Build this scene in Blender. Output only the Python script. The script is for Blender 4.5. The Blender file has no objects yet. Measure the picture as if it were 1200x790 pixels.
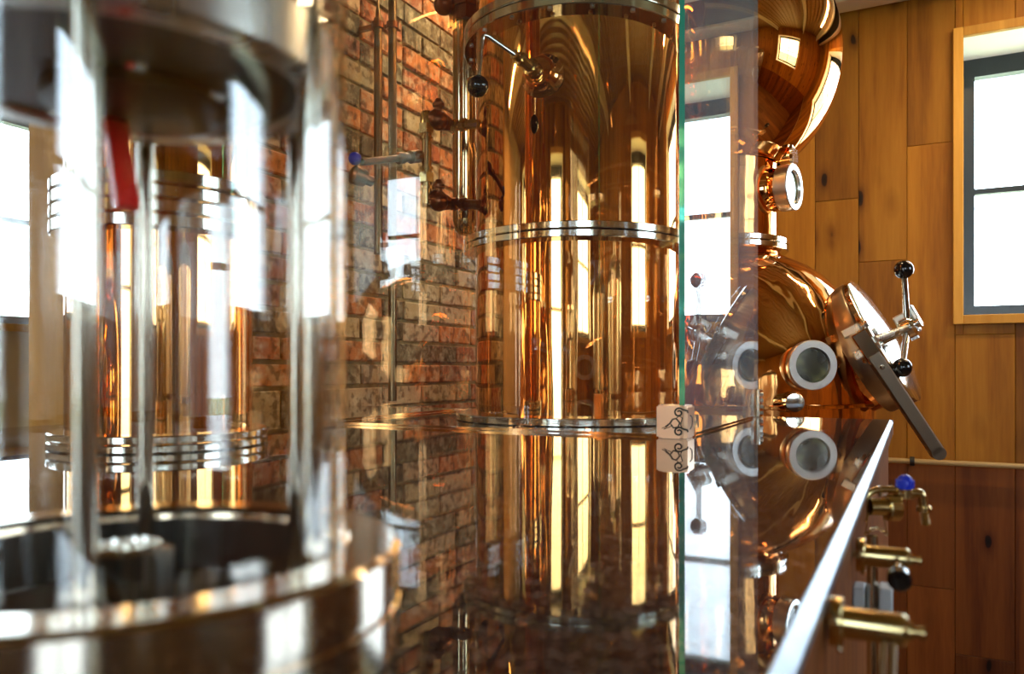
import bpy, bmesh, math, random
from mathutils import Vector, Matrix
random.seed(7)
R = math.radians
SC = bpy.context.scene
COL = SC.collection

# ------------------------------------------------------------ camera
EYE = 1.5                      # eye height above the floor; the worktop is 0.1 below it
FPX = 920.0                    # focal length in pixels of the 1200 wide frame
YAW = R(27.1)
cam_d = bpy.data.cameras.new('camera')
cam = bpy.data.objects.new('camera', cam_d)
COL.objects.link(cam)
cam.location = (0, 0, EYE)
cam.rotation_euler = (R(90), 0, YAW)
cam_d.sensor_width = 36
cam_d.lens = FPX / 1200 * 36
cam_d.shift_y = 38 / 1200
cam_d.clip_start = 0.01
cam_d.dof.use_dof = True
cam_d.dof.focus_distance = 2.0
cam_d.dof.aperture_fstop = 7.8
SC.camera = cam
# ------------------------------------------------------------ world, view
w = bpy.data.worlds.new('world'); SC.world = w; w.use_nodes = True
nt = w.node_tree; nt.nodes.clear()
wo = nt.nodes.new('ShaderNodeOutputWorld'); bg = nt.nodes.new('ShaderNodeBackground')
tc = nt.nodes.new('ShaderNodeTexCoord'); sep = nt.nodes.new('ShaderNodeSeparateXYZ')
rmp = nt.nodes.new('ShaderNodeValToRGB')
rmp.color_ramp.elements[0].position = 0.0; rmp.color_ramp.elements[0].color = (0.84, 0.93, 1.0, 1)
rmp.color_ramp.elements[1].position = 0.7; rmp.color_ramp.elements[1].color = (0.55, 0.76, 1.0, 1)
nt.links.new(tc.outputs['Generated'], sep.inputs[0]); nt.links.new(sep.outputs['Z'], rmp.inputs[0])
nt.links.new(rmp.outputs[0], bg.inputs[0]); bg.inputs[1].default_value = 12.0
nt.links.new(bg.outputs[0], wo.inputs[0])
SC.view_settings.view_transform = 'Standard'
SC.view_settings.look = 'None'
SC.view_settings.gamma = 1
SC.view_settings.use_curve_mapping = False
SC.view_settings.exposure = 0.08
cy = SC.cycles
cy.max_bounces = 14; cy.glossy_bounces = 8; cy.transparent_max_bounces = 32; cy.diffuse_bounces = 4
cy.sample_clamp_indirect = 12
sun_d = bpy.data.lights.new('sun', 'SUN'); sun_d.energy = 9; sun_d.angle = R(1); sun_d.color = (1, .9, .75)
sun = bpy.data.objects.new('sun', sun_d); COL.objects.link(sun)
sun.rotation_euler = Vector((.5, 1.0, 1.7)).to_track_quat('Z', 'Y').to_euler()

# ------------------------------------------------------------ helpers
ORG = {}
def setp(o, label=None, cat=None, group=None, kind=None):
    if label: o['label'] = label
    if cat: o['category'] = cat
    if group: o['group'] = group
    if kind: o['kind'] = kind
    return o
def thing(name, loc, label, cat, group=None):
    o = bpy.data.objects.new(name, None); COL.objects.link(o)
    o.empty_display_size = 0.05
    o.location = loc; ORG[o.name] = Vector(loc)
    return setp(o, label, cat, group)
class MB:
    """collects vertices and faces in world space"""
    def __init__(s): s.v = []; s.f = []; s.mi = []; s.cm = 0
    def add(s, vs, fs):
        b = len(s.v); s.v += [Vector(p) for p in vs]
        s.f += [tuple(i + b for i in f) for f in fs]; s.mi += [s.cm] * len(fs)
    def box(s, x0, x1, y0, y1, z0, z1, bev=0.0, M=None):
        if bev <= 0:
            vs = [(x0,y0,z0),(x1,y0,z0),(x1,y1,z0),(x0,y1,z0),(x0,y0,z1),(x1,y0,z1),(x1,y1,z1),(x0,y1,z1)]
            fs = [(3,2,1,0),(4,5,6,7),(0,1,5,4),(1,2,6,5),(2,3,7,6),(3,0,4,7)]
        else:
            bm = bmesh.new(); bmesh.ops.create_cube(bm, size=1)
            for v in bm.verts:
                v.co = Vector(((x0+x1)/2 + v.co.x*(x1-x0), (y0+y1)/2 + v.co.y*(y1-y0), (z0+z1)/2 + v.co.z*(z1-z0)))
            bmesh.ops.bevel(bm, geom=bm.edges[:], offset=bev, segments=1, affect='EDGES')
            bm.verts.index_update()
            vs = [v.co.copy() for v in bm.verts]; fs = [tuple(v.index for v in f.verts) for f in bm.faces]; bm.free()
        if M: vs = [M @ Vector(p) for p in vs]
        s.add(vs, fs); return s
    def lathe(s, prof, M, seg=48, close=False):
        """prof: (radius, height) list, turned about M's local z"""
        vs = []; rings = []
        for r, h in prof:
            if r < 1e-6:
                rings.append([len(vs)]); vs.append(M @ Vector((0, 0, h)))
            else:
                rings.append(list(range(len(vs), len(vs)+seg)))
                for k in range(seg):
                    a = 2*math.pi*k/seg; vs.append(M @ Vector((r*math.cos(a), r*math.sin(a), h)))
        fs = []
        pairs = list(zip(rings[:-1], rings[1:]))
        if close: pairs.append((rings[-1], rings[0]))
        for A, B in pairs:
            for k in range(seg):
                k2 = (k+1) % seg
                if len(A) == 1 and len(B) == 1: continue
                if len(A) == 1: fs.append((A[0], B[k2], B[k]))
                elif len(B) == 1: fs.append((A[k], A[k2], B[0]))
                else: fs.append((A[k], A[k2], B[k2], B[k]))
        s.add(vs, fs); return s
    def cyl(s, p0, p1, r0, r1=None, seg=20, cap=True):
        p0 = Vector(p0); p1 = Vector(p1); r1 = r0 if r1 is None else r1
        M = frame(p0, p1 - p0); L = (p1-p0).length
        prof = [(r0, 0), (r1, L)]
        if cap: prof = [(0, 0)] + prof + [(0, L)]
        return s.lathe(prof, M, seg)
    def ball(s, c, r, seg=24):
        n = seg//2
        return s.lathe([(r*math.sin(math.pi*k/n), -r*math.cos(math.pi*k/n)) for k in range(n+1)], Matrix.Translation(Vector(c)), seg)
    def tube(s, pts, r, seg=14, bend=0.0, cap=True):
        pts = [Vector(p) for p in pts]
        if bend > 0 and len(pts) > 2:
            out = [pts[0]]
            for a, b, c in zip(pts[:-2], pts[1:-1], pts[2:]):
                d1 = (a-b); d2 = (c-b); q = min(bend, d1.length*.49, d2.length*.49)
                s0 = b + d1.normalized()*q; s1 = b + d2.normalized()*q
                for k in range(7):
                    t = k/6; out.append((1-t)**2*s0 + 2*t*(1-t)*b + t*t*s1)
            out.append(pts[-1]); pts = out
        n = len(pts); rings = []; vs = []
        d = (pts[1]-pts[0]).normalized(); u = d.orthogonal().normalized()
        for i, p in enumerate(pts):
            t = (pts[min(i+1, n-1)] - pts[max(i-1, 0)]).normalized()
            u = (u - t*u.dot(t)).normalized(); v = t.cross(u)
            rr = r[i] if isinstance(r, (list, tuple)) else r
            rings.append(range(len(vs), len(vs)+seg))
            for k in range(seg):
                a = 2*math.pi*k/seg; vs.append(p + (u*math.cos(a) + v*math.sin(a))*rr)
        fs = []
        for A, B in zip(rings[:-1], rings[1:]):
            for k in range(seg):
                k2 = (k+1) % seg; fs.append((A[k], A[k2], B[k2], B[k]))
        if cap:
            fs.append(tuple(reversed(rings[0]))); fs.append(tuple(rings[-1]))
        s.add(vs, fs); return s
    def build(s, name, mat, parent=None, smooth=True, label=None, ang=32):
        org = ORG.get(parent.name, Vector((0,0,0))) if parent else Vector((0,0,0))
        me = bpy.data.meshes.new(name)
        me.from_pydata([tuple(p - org) for p in s.v], [], s.f)
        mats = mat if isinstance(mat, (list, tuple)) else [mat]
        for m in mats: me.materials.append(m)
        if len(mats) > 1: me.polygons.foreach_set('material_index', s.mi)
        if smooth:
            me.polygons.foreach_set('use_smooth', [True]*len(me.polygons)); me.set_sharp_from_angle(angle=R(ang))
        me.update()
        o = bpy.data.objects.new(name, me); COL.objects.link(o)
        if parent: o.parent = parent
        ORG[o.name] = org
        if label: o['label'] = label
        return o
def frame(p, n, up=(0,0,1)):
    n = Vector(n).normalized(); up = Vector(up)
    if abs(n.dot(up)) > .999: up = Vector((0,1,0))
    x = up.cross(n).normalized(); y = n.cross(x)
    M = Matrix((x, y, n)).transposed().to_4x4(); M.translation = Vector(p); return M
cY, sY = math.cos(YAW), math.sin(YAW)
def at(px, py, d):
    """point at image place (px, py) of the 1200x790 frame, d metres in front of the viewer"""
    xc = (px-600)/FPX*d
    return Vector((xc*cY - d*sY, xc*sY + d*cY, EYE + (433-py)/FPX*d))
def vdir(x, fwd, z=0):   # view-aligned direction to world
    return Vector((x*cY - fwd*sY, x*sY + fwd*cY, z))
def copy_tree(o, parent=None):
    c = o.copy(); COL.objects.link(c); c.parent = parent
    ORG[c.name] = ORG.get(o.name, Vector((0,0,0)))
    for ch in list(o.children): copy_tree(ch, c)
    return c

# ------------------------------------------------------------ materials
def new_mat(name):
    m = bpy.data.materials.new(name); m.use_nodes = True
    t = m.node_tree; b = t.nodes['Principled BSDF']; return m, t, b
def N(t, kind, **kw):
    n = t.nodes.new(kind)
    for k, v in kw.items():
        if k in n.inputs: n.inputs[k].default_value = v
        else: setattr(n, k, v)
    return n
def ramp(t, stops, interp='LINEAR'):
    n = t.nodes.new('ShaderNodeValToRGB'); cr = n.color_ramp; cr.interpolation = interp
    while len(cr.elements) > 1: cr.elements.remove(cr.elements[-1])
    cr.elements[0].position = stops[0][0]; cr.elements[0].color = (*stops[0][1], 1)
    for p, c in stops[1:]:
        e = cr.elements.new(p); e.color = (*c, 1)
    return n
def mapped(t, scale, coord='Object', rnd=0):
    tc = t.nodes.new('ShaderNodeTexCoord'); mp = t.nodes.new('ShaderNodeMapping')
    mp.inputs['Scale'].default_value = scale
    src = tc.outputs[coord]
    if rnd:
        oi = t.nodes.new('ShaderNodeObjectInfo'); vm = N(t, 'ShaderNodeVectorMath', operation='MULTIPLY_ADD')
        cb = t.nodes.new('ShaderNodeCombineXYZ')
        for i in range(3): t.links.new(oi.outputs['Random'], cb.inputs[i])
        t.links.new(cb.outputs[0], vm.inputs[0]); vm.inputs[1].default_value = (rnd, rnd*1.7, rnd*2.3)
        t.links.new(src, vm.inputs[2]); src = vm.outputs[0]
    t.links.new(src, mp.inputs[0]); return mp.outputs[0]
def bump(t, b, h, strength, dist):
    bp = N(t, 'ShaderNodeBump', Strength=strength, Distance=dist)
    t.links.new(h, bp.inputs['Height']); t.links.new(bp.outputs[0], b.inputs['Normal']); return bp
def metal(name, col, rough, wave=None, brushed=None, spots=0):
    m, t, b = new_mat(name)
    b.inputs['Base Color'].default_value = (*col, 1); b.inputs['Metallic'].default_value = 1
    b.inputs['Roughness'].default_value = rough
    if wave:
        n = N(t, 'ShaderNodeTexNoise', Scale=1.0, Detail=1.5)
        t.links.new(mapped(t, wave[0]), n.inputs['Vector']); bump(t, b, n.outputs[0], wave[1], wave[2])
    if brushed:
        n = N(t, 'ShaderNodeTexNoise', Scale=1.0, Detail=2)
        t.links.new(mapped(t, brushed), n.inputs['Vector'])
        mr = N(t, 'ShaderNodeMapRange'); mr.inputs['To Min'].default_value = rough*.6; mr.inputs['To Max'].default_value = rough*1.5
        t.links.new(n.outputs[0], mr.inputs[0]); t.links.new(mr.outputs[0], b.inputs['Roughness'])
    return m
def plain(name, col, rough=.5, spec=.5, coat=0):
    m, t, b = new_mat(name); b.inputs['Base Color'].default_value = (*col, 1)
    b.inputs['Roughness'].default_value = rough; b.inputs['Specular IOR Level'].default_value = spec
    b.inputs['Coat Weight'].default_value = coat; return m

M = {}
M['copper'] = metal('polished_copper', (.96, .48, .155), .03, wave=((17, 17, .9), .30, .005))
M['copper_hammered'] = metal('hand_beaten_copper', (.95, .46, .16), .055, wave=((16, 16, 9), .32, .008))
M['steel'] = metal('polished_steel', (.74, .72, .66), .09)
M['steel_soft'] = metal('satin_steel', (.62, .60, .55), .28, brushed=(60, 60, 3))
M['steel_bright'] = metal('bright_satin_steel', (.86, .86, .85), .3)
M['tube_brass'] = plain('dull_brass_paint', (.42, .30, .13), .35)
M['warm_pipe'] = metal('brownish_polished_steel', (.50, .40, .24), .10)
M['arm_metal'] = metal('brownish_satin_steel', (.40, .33, .25), .32)
M['rod'] = metal('polished_rod_steel', (.50, .47, .40), .12)
M['brass'] = metal('brass', (.62, .47, .22), .18)
M['bronze'] = metal('dark_bronze', (.17, .065, .03), .3, wave=((90, 90, 90), .3, .002))
M['pewter'] = metal('aged_pipe_metal', (.20, .15, .08), .28)
M['edge'] = metal('ground_steel_edge', (.36, .43, .52), .36, brushed=(30, 300, 30))
M['black_ball'] = plain('black_bakelite', (.006, .006, .006), .12, .6)
M['black'] = plain('black_rubber', (.012, .012, .012), .5)
M['red'] = plain('red_plastic', (.95, .02, .015), .35)
M['blue'] = plain('blue_plastic', (.01, .03, .5), .3)
M['white_plastic'] = plain('grey_white_plastic', (.55, .6, .62), .4)
M['cream'] = plain('cream_painted_steel', (.72, .66, .50), .5)
M['reveal'] = plain('white_painted_reveal', (.85, .84, .80), .6)
M['frame_grey'] = plain('anthracite_window_frame', (.014, .022, .032), .4)
M['plaster'] = plain('pale_plaster', (.66, .56, .40), .8)
M['ink'] = plain('engraved_black_line', (.015, .014, .01), .5)
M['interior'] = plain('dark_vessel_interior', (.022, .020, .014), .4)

def granite():
    m, t, b = new_mat('polished_black_granite')
    v = N(t, 'ShaderNodeTexVoronoi', Scale=1.0); t.links.new(mapped(t, (420, 420, 420)), v.inputs['Vector'])
    n = N(t, 'ShaderNodeTexNoise', Scale=60, Detail=4); t.links.new(mapped(t, (1, 1, 1)), n.inputs['Vector'])
    r1 = ramp(t, [(0, (.008, .006, .006)), (.42, (.020, .014, .012)), (.62, (.10, .07, .055)), (.85, (.30, .23, .19))])
    mx = N(t, 'ShaderNodeMix', data_type='FLOAT'); mx.inputs[0].default_value = .45
    t.links.new(v.outputs['Color'], mx.inputs[2]); t.links.new(n.outputs[0], mx.inputs[3])
    t.links.new(mx.outputs[0], r1.inputs[0]); t.links.new(r1.outputs[0], b.inputs['Base Color'])
    b.inputs['Roughness'].default_value = .025; b.inputs['IOR'].default_value = 1.75
    n2 = N(t, 'ShaderNodeTexNoise', Scale=9, Detail=6); t.links.new(mapped(t, (1, 1, 1)), n2.inputs['Vector'])
    mr = N(t, 'ShaderNodeMapRange'); mr.inputs['From Min'].default_value = .45; mr.inputs['From Max'].default_value = .8
    mr.inputs['To Min'].default_value = .015; mr.inputs['To Max'].default_value = .07
    t.links.new(n2.outputs[0], mr.inputs[0]); t.links.new(mr.outputs[0], b.inputs['Roughness'])
    return m
M['granite'] = granite()

def thin_glass(name, tint, ior=1.5, rough=0.0, haze=0.0, hazecol=(.6, .75, .85)):
    m = bpy.data.materials.new(name); m.use_nodes = True; t = m.node_tree; t.nodes.clear()
    out = t.nodes.new('ShaderNodeOutputMaterial'); mix = t.nodes.new('ShaderNodeMixShader')
    tr = t.nodes.new('ShaderNodeBsdfTransparent'); tr.inputs[0].default_value = (*tint, 1)
    gl = t.nodes.new('ShaderNodeBsdfGlossy'); gl.inputs['Roughness'].default_value = rough
    # two-sided Schlick reflectance (a thin sheet reflects alike from both of its faces)
    ge = t.nodes.new('ShaderNodeNewGeometry'); dp_ = N(t, 'ShaderNodeVectorMath', operation='DOT_PRODUCT')
    t.links.new(ge.outputs['Normal'], dp_.inputs[0]); t.links.new(ge.outputs['Incoming'], dp_.inputs[1])
    ab = N(t, 'ShaderNodeMath', operation='ABSOLUTE'); t.links.new(dp_.outputs['Value'], ab.inputs[0])
    su = N(t, 'ShaderNodeMath', operation='SUBTRACT', use_clamp=True); su.inputs[0].default_value = 1; t.links.new(ab.outputs[0], su.inputs[1])
    pw = N(t, 'ShaderNodeMath', operation='POWER'); pw.inputs[1].default_value = 5; t.links.new(su.outputs[0], pw.inputs[0])
    f0 = ((ior-1)/(ior+1))**2
    fr = N(t, 'ShaderNodeMath', operation='MULTIPLY_ADD', use_clamp=True); fr.inputs[1].default_value = 1-f0; fr.inputs[2].default_value = f0
    t.links.new(pw.outputs[0], fr.inputs[0])
    t.links.new(fr.outputs[0], mix.inputs[0]); t.links.new(gl.outputs[0], mix.inputs[2])
    if haze:
        d = t.nodes.new('ShaderNodeBsdfDiffuse'); d.inputs[0].default_value = (*hazecol, 1)
        m2 = t.nodes.new('ShaderNodeMixShader')
        dv = N(t, 'ShaderNodeMath', operation='DIVIDE', use_clamp=True); dv.inputs[0].default_value = haze
        t.links.new(ab.outputs[0], dv.inputs[1]); t.links.new(dv.outputs[0], m2.inputs[0])   # a dusty film looks denser the flatter one looks along it
        t.links.new(tr.outputs[0], m2.inputs[1]); t.links.new(d.outputs[0], m2.inputs[2]); t.links.new(m2.outputs[0], mix.inputs[1])
    else: t.links.new(tr.outputs[0], mix.inputs[1])
    t.links.new(mix.outputs[0], out.inputs[0]); return m
M['glass'] = thin_glass('clear_cabinet_glass', (.97, .985, .98), ior=1.62, haze=.028, hazecol=(.50, .68, .85))
M['glass_clean'] = thin_glass('clean_cabinet_glass', (.98, .99, .985), ior=1.62, haze=.004)
M['tube_glass'] = thin_glass('clear_tube_glass', (.985, .99, .985), ior=1.85)
M['pane'] = thin_glass('window_glass', (.96, .98, .98))
def edge_glass():
    m, t, b = new_mat('green_glass_edge')
    b.inputs['Base Color'].default_value = (.03, .60, .42, 1); b.inputs['Roughness'].default_value = .12
    b.inputs['Transmission Weight'].default_value = .6; b.inputs['IOR'].default_value = 1.5
    return m
M['glass_edge'] = edge_glass()
def dark_glass():
    m, t, b = new_mat('porthole_glass')
    b.inputs['Base Color'].default_value = (.02, .025, .015, 1); b.inputs['Roughness'].default_value = .06
    b.inputs['IOR'].default_value = 1.8
    n = N(t, 'ShaderNodeTexNoise', Scale=14, Detail=2); t.links.new(mapped(t, (1, 1, 1)), n.inputs['Vector'])
    r = ramp(t, [(.35, (.008, .01, .008)), (.55, (.05, .055, .03)), (.7, (.22, .24, .10))])
    t.links.new(n.outputs[0], r.inputs[0]); t.links.new(r.outputs[0], b.inputs['Base Color']); return m
M['dark_glass'] = dark_glass()

def wood(name, c1, c2, c3, knots=True, axis='Z'):
    m, t, b = new_mat(name)
    sc = {'Z': (1, 1, .07), 'X': (.07, 1, 1), 'Y': (1, .07, 1)}[axis]
    v = mapped(t, sc, rnd=31.0)
    n1 = N(t, 'ShaderNodeTexNoise', Scale=9, Detail=5, Distortion=1.3); t.links.new(v, n1.inputs['Vector'])
    n2 = N(t, 'ShaderNodeTexNoise', Scale=110, Detail=3); t.links.new(v, n2.inputs['Vector'])
    wv = N(t, 'ShaderNodeTexWave', wave_type='RINGS', Scale=7, Distortion=5, Detail=3); wv.inputs['Detail Scale'].default_value = .8
    t.links.new(v, wv.inputs['Vector'])
    a = N(t, 'ShaderNodeMix', data_type='FLOAT'); a.inputs[0].default_value = .22
    t.links.new(n1.outputs[0], a.inputs[2]); t.links.new(wv.outputs[1], a.inputs[3])
    a2 = N(t, 'ShaderNodeMix', data_type='FLOAT'); a2.inputs[0].default_value = .22
    t.links.new(a.outputs[0], a2.inputs[2]); t.links.new(n2.outputs[0], a2.inputs[3])
    r = ramp(t, [(.28, c3), (.5, c2), (.72, c1)]); t.links.new(a2.outputs[0], r.inputs[0])
    oi = t.nodes.new('ShaderNodeObjectInfo')
    hv = t.nodes.new('ShaderNodeHueSaturation')
    mr = N(t, 'ShaderNodeMapRange'); mr.inputs['To Min'].default_value = .72; mr.inputs['To Max'].default_value = 1.22
    t.links.new(oi.outputs['Random'], mr.inputs[0]); t.links.new(mr.outputs[0], hv.inputs['Value'])
    t.links.new(r.outputs[0], hv.inputs['Color']); col = hv.outputs[0]
    if knots:
        ks = {'Z': (6.2, 6.2, 2.7), 'X': (2.7, 6.2, 6.2), 'Y': (6.2, 2.7, 6.2)}[axis]
        kv = mapped(t, ks, rnd=17.0)
        nn = N(t, 'ShaderNodeTexNoise', Scale=3.0, Detail=2)
        t.links.new(kv, nn.inputs['Vector'])
        ad = N(t, 'ShaderNodeVectorMath', operation='MULTIPLY_ADD'); t.links.new(nn.outputs['Color'], ad.inputs[0])
        ad.inputs[1].default_value = (.12, .12, .12); t.links.new(kv, ad.inputs[2])
        vo = N(t, 'ShaderNodeTexVoronoi', Scale=1.0, Randomness=1.0); t.links.new(ad.outputs[0], vo.inputs['Vector'])
        kr = ramp(t, [(0.045, (.03, .02, .02)), (.085, (.10, .07, .05)), (.10, (.55, .45, .35)), (.17, (.85, .83, .8)), (.26, (1, 1, 1))])
        t.links.new(vo.outputs['Distance'], kr.inputs[0])
        mu = N(t, 'ShaderNodeMix', data_type='RGBA', blend_type='MULTIPLY'); mu.inputs[0].default_value = 1
        t.links.new(col, mu.inputs[6]); t.links.new(kr.outputs[0], mu.inputs[7]); col = mu.outputs[2]
    t.links.new(col, b.inputs['Base Color']); b.inputs['Roughness'].default_value = .55; b.inputs['Specular IOR Level'].default_value = .25
    bump(t, b, a2.outputs[0], .15, .004)
    return m
M['wood'] = wood('oiled_timber_board', (.43, .195, .018), (.32, .130, .010), (.16, .050, .004))
M['wood_dark'] = wood('dark_timber_board', (.27, .090, .016), (.19, .056, .009), (.09, .022, .004))
M['trim_wood'] = wood('pale_pine_trim', (.74, .42, .09), (.62, .33, .06), (.46, .22, .035), knots=False)
M['floor_wood'] = wood('floor_timber', (.30, .16, .06), (.22, .11, .04), (.14, .06, .02), knots=False, axis='Y')

def brick():
    m, t, b = new_mat('reclaimed_brick')
    oi = t.nodes.new('ShaderNodeObjectInfo'); ge = t.nodes.new('ShaderNodeNewGeometry')
    ad = N(t, 'ShaderNodeMath', operation='ADD'); fr = N(t, 'ShaderNodeMath', operation='FRACT')
    t.links.new(oi.outputs['Random'], ad.inputs[0]); t.links.new(ge.outputs['Random Per Island'], ad.inputs[1]); t.links.new(ad.outputs[0], fr.inputs[0])
    base = ramp(t, [(0, (.42, .12, .04)), (.16, (.56, .19, .05)), (.30, (.30, .10, .045)), (.40, (.11, .085, .04)),
                    (.52, (.48, .36, .18)), (.64, (.50, .17, .05)), (.74, (.17, .14, .075)), (.88, (.52, .36, .20))], 'CONSTANT')
    t.links.new(fr.outputs[0], base.inputs[0])
    v = mapped(t, (1, 1, 1), rnd=23.0)
    n = N(t, 'ShaderNodeTexNoise', Scale=22, Detail=6, Roughness=.7); t.links.new(v, n.inputs['Vector'])
    rr = ramp(t, [(.46, (0, 0, 0)), (.66, (1, 1, 1))]); t.links.new(n.outputs[0], rr.inputs[0])
    mx = N(t, 'ShaderNodeMix', data_type='RGBA'); mx.inputs[7].default_value = (.70, .60, .38, 1)
    sc = N(t, 'ShaderNodeMath', operation='MULTIPLY'); sc.inputs[1].default_value = .65
    t.links.new(rr.outputs[0], sc.inputs[0]); t.links.new(sc.outputs[0], mx.inputs[0]); t.links.new(base.outputs[0], mx.inputs[6])
    n2 = N(t, 'ShaderNodeTexNoise', Scale=38, Detail=5); t.links.new(v, n2.inputs['Vector'])
    r2 = ramp(t, [(.38, (.12, .10, .07)), (.5, (1, 1, 1))]); t.links.new(n2.outputs[0], r2.inputs[0])
    mu = N(t, 'ShaderNodeMix', data_type='RGBA', blend_type='MULTIPLY'); mu.inputs[0].default_value = .7
    t.links.new(mx.outputs[2], mu.inputs[6]); t.links.new(r2.outputs[0], mu.inputs[7])
    t.links.new(mu.outputs[2], b.inputs['Base Color']); b.inputs['Roughness'].default_value = .85
    bump(t, b, n.outputs[0], .6, .006); return m
M['brick'] = brick()
def mortar():
    m, t, b = new_mat('sandy_mortar'); n = N(t, 'ShaderNodeTexNoise', Scale=40, Detail=6)
    t.links.new(mapped(t, (1, 1, 1)), n.inputs['Vector'])
    r = ramp(t, [(.3, (.20, .155, .06)), (.7, (.36, .28, .12))]); t.links.new(n.outputs[0], r.inputs[0])
    t.links.new(r.outputs[0], b.inputs['Base Color']); b.inputs['Roughness'].default_value = .9; bump(t, b, n.outputs[0], .5, .004); return m
M['mortar'] = mortar()
def deck():
    m, t, b = new_mat('warm_painted_deck'); n = N(t, 'ShaderNodeTexNoise', Scale=30, Detail=5)
    t.links.new(mapped(t, (1, 1, 1)), n.inputs['Vector'])
    r = ramp(t, [(.3, (.27, .14, .04)), (.7, (.40, .23, .08))]); t.links.new(n.outputs[0], r.inputs[0])
    t.links.new(r.outputs[0], b.inputs['Base Color']); b.inputs['Roughness'].default_value = .5; return m
M['deck'] = deck()
M['fascia'] = metal('brown_tinted_steel', (.24, .15, .09), .22, brushed=(4, 4, 60))
def grass():
    m, t, b = new_mat('field_grass'); n = N(t, 'ShaderNodeTexNoise', Scale=.6, Detail=6)
    t.links.new(mapped(t, (1, 1, 1)), n.inputs['Vector'])
    r = ramp(t, [(.3, (.30, .34, .14)), (.6, (.50, .50, .30)), (.75, (.66, .60, .42))]); t.links.new(n.outputs[0], r.inputs[0])
    t.links.new(r.outputs[0], b.inputs['Base Color']); b.inputs['Roughness'].default_value = .9; return m
M['grass'] = grass()
def lamp_mat():
    m, t, b = new_mat('fill_lamp_glow'); b.inputs['Emission Color'].default_value = (1, .62, .28, 1); b.inputs['Emission Strength'].default_value = 6
    return m
M['fill_glow'] = lamp_mat()

# ------------------------------------------------------------ room shell
XL, XR, YB, YF = -4.0, 2.9, -2.4, 3.8      # far left wall, right wall, rear wall, back wall
ZT = EYE + 1.74                            # ceiling
WZ0, WZ1 = EYE + .227, EYE + 1.392          # window opening
BR = -1.40                                 # brick wall face
def struct(o): o['kind'] = 'structure'; return o
struct(MB().box(-60, 60, -60, 60, -.62, -.6).build('ground', M['grass']))
fl = MB().box(XL-.3, XR+.3, YB-.3, YF+.3, -.2, -.022).build('floor', M['floor_wood']); struct(fl)
x = XL; k = 0
while x < XR - .01:
    x1 = min(x + .18, XR); y = YB - .8 * (k % 3) * .6
    while y < YF:
        ya = max(y, YB); yb = min(y + 2.4, YF)
        if yb - ya > .05: MB().box(x+.0015, x1-.0015, ya+.0015, yb-.0015, -.02, 0).build('floor_board', M['floor_wood'], fl, smooth=False)
        y += 2.4
    x = x1; k += 1

def wall_pieces(name, mat, axis, pos, out, a0, a1, openings, z0=-.2, z1=ZT+.1, t=.36):
    """wall box slab with rectangular openings; axis 'x' runs along x at y=pos, out = +1/-1 side of its thickness"""
    mb = MB(); lo, hi = (pos, pos+out*t) if out > 0 else (pos+out*t, pos)
    def bx(a, b, c, d):
        if b-a < .001 or d-c < .001: return
        if axis == 'x': mb.box(a, b, lo, hi, c, d)
        else: mb.box(lo, hi, a, b, c, d)
    cur = a0
    for (p, q, c, d) in sorted(openings):
        p -= .0125; q += .0125; c -= .0125; d += .0125     # room for the reveal lining
        bx(cur, p, z0, z1); bx(p, q, z0, c); bx(p, q, d, z1); cur = q
    bx(cur, a1, z0, z1)
    return struct(mb.build(name, mat, smooth=False))

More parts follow.
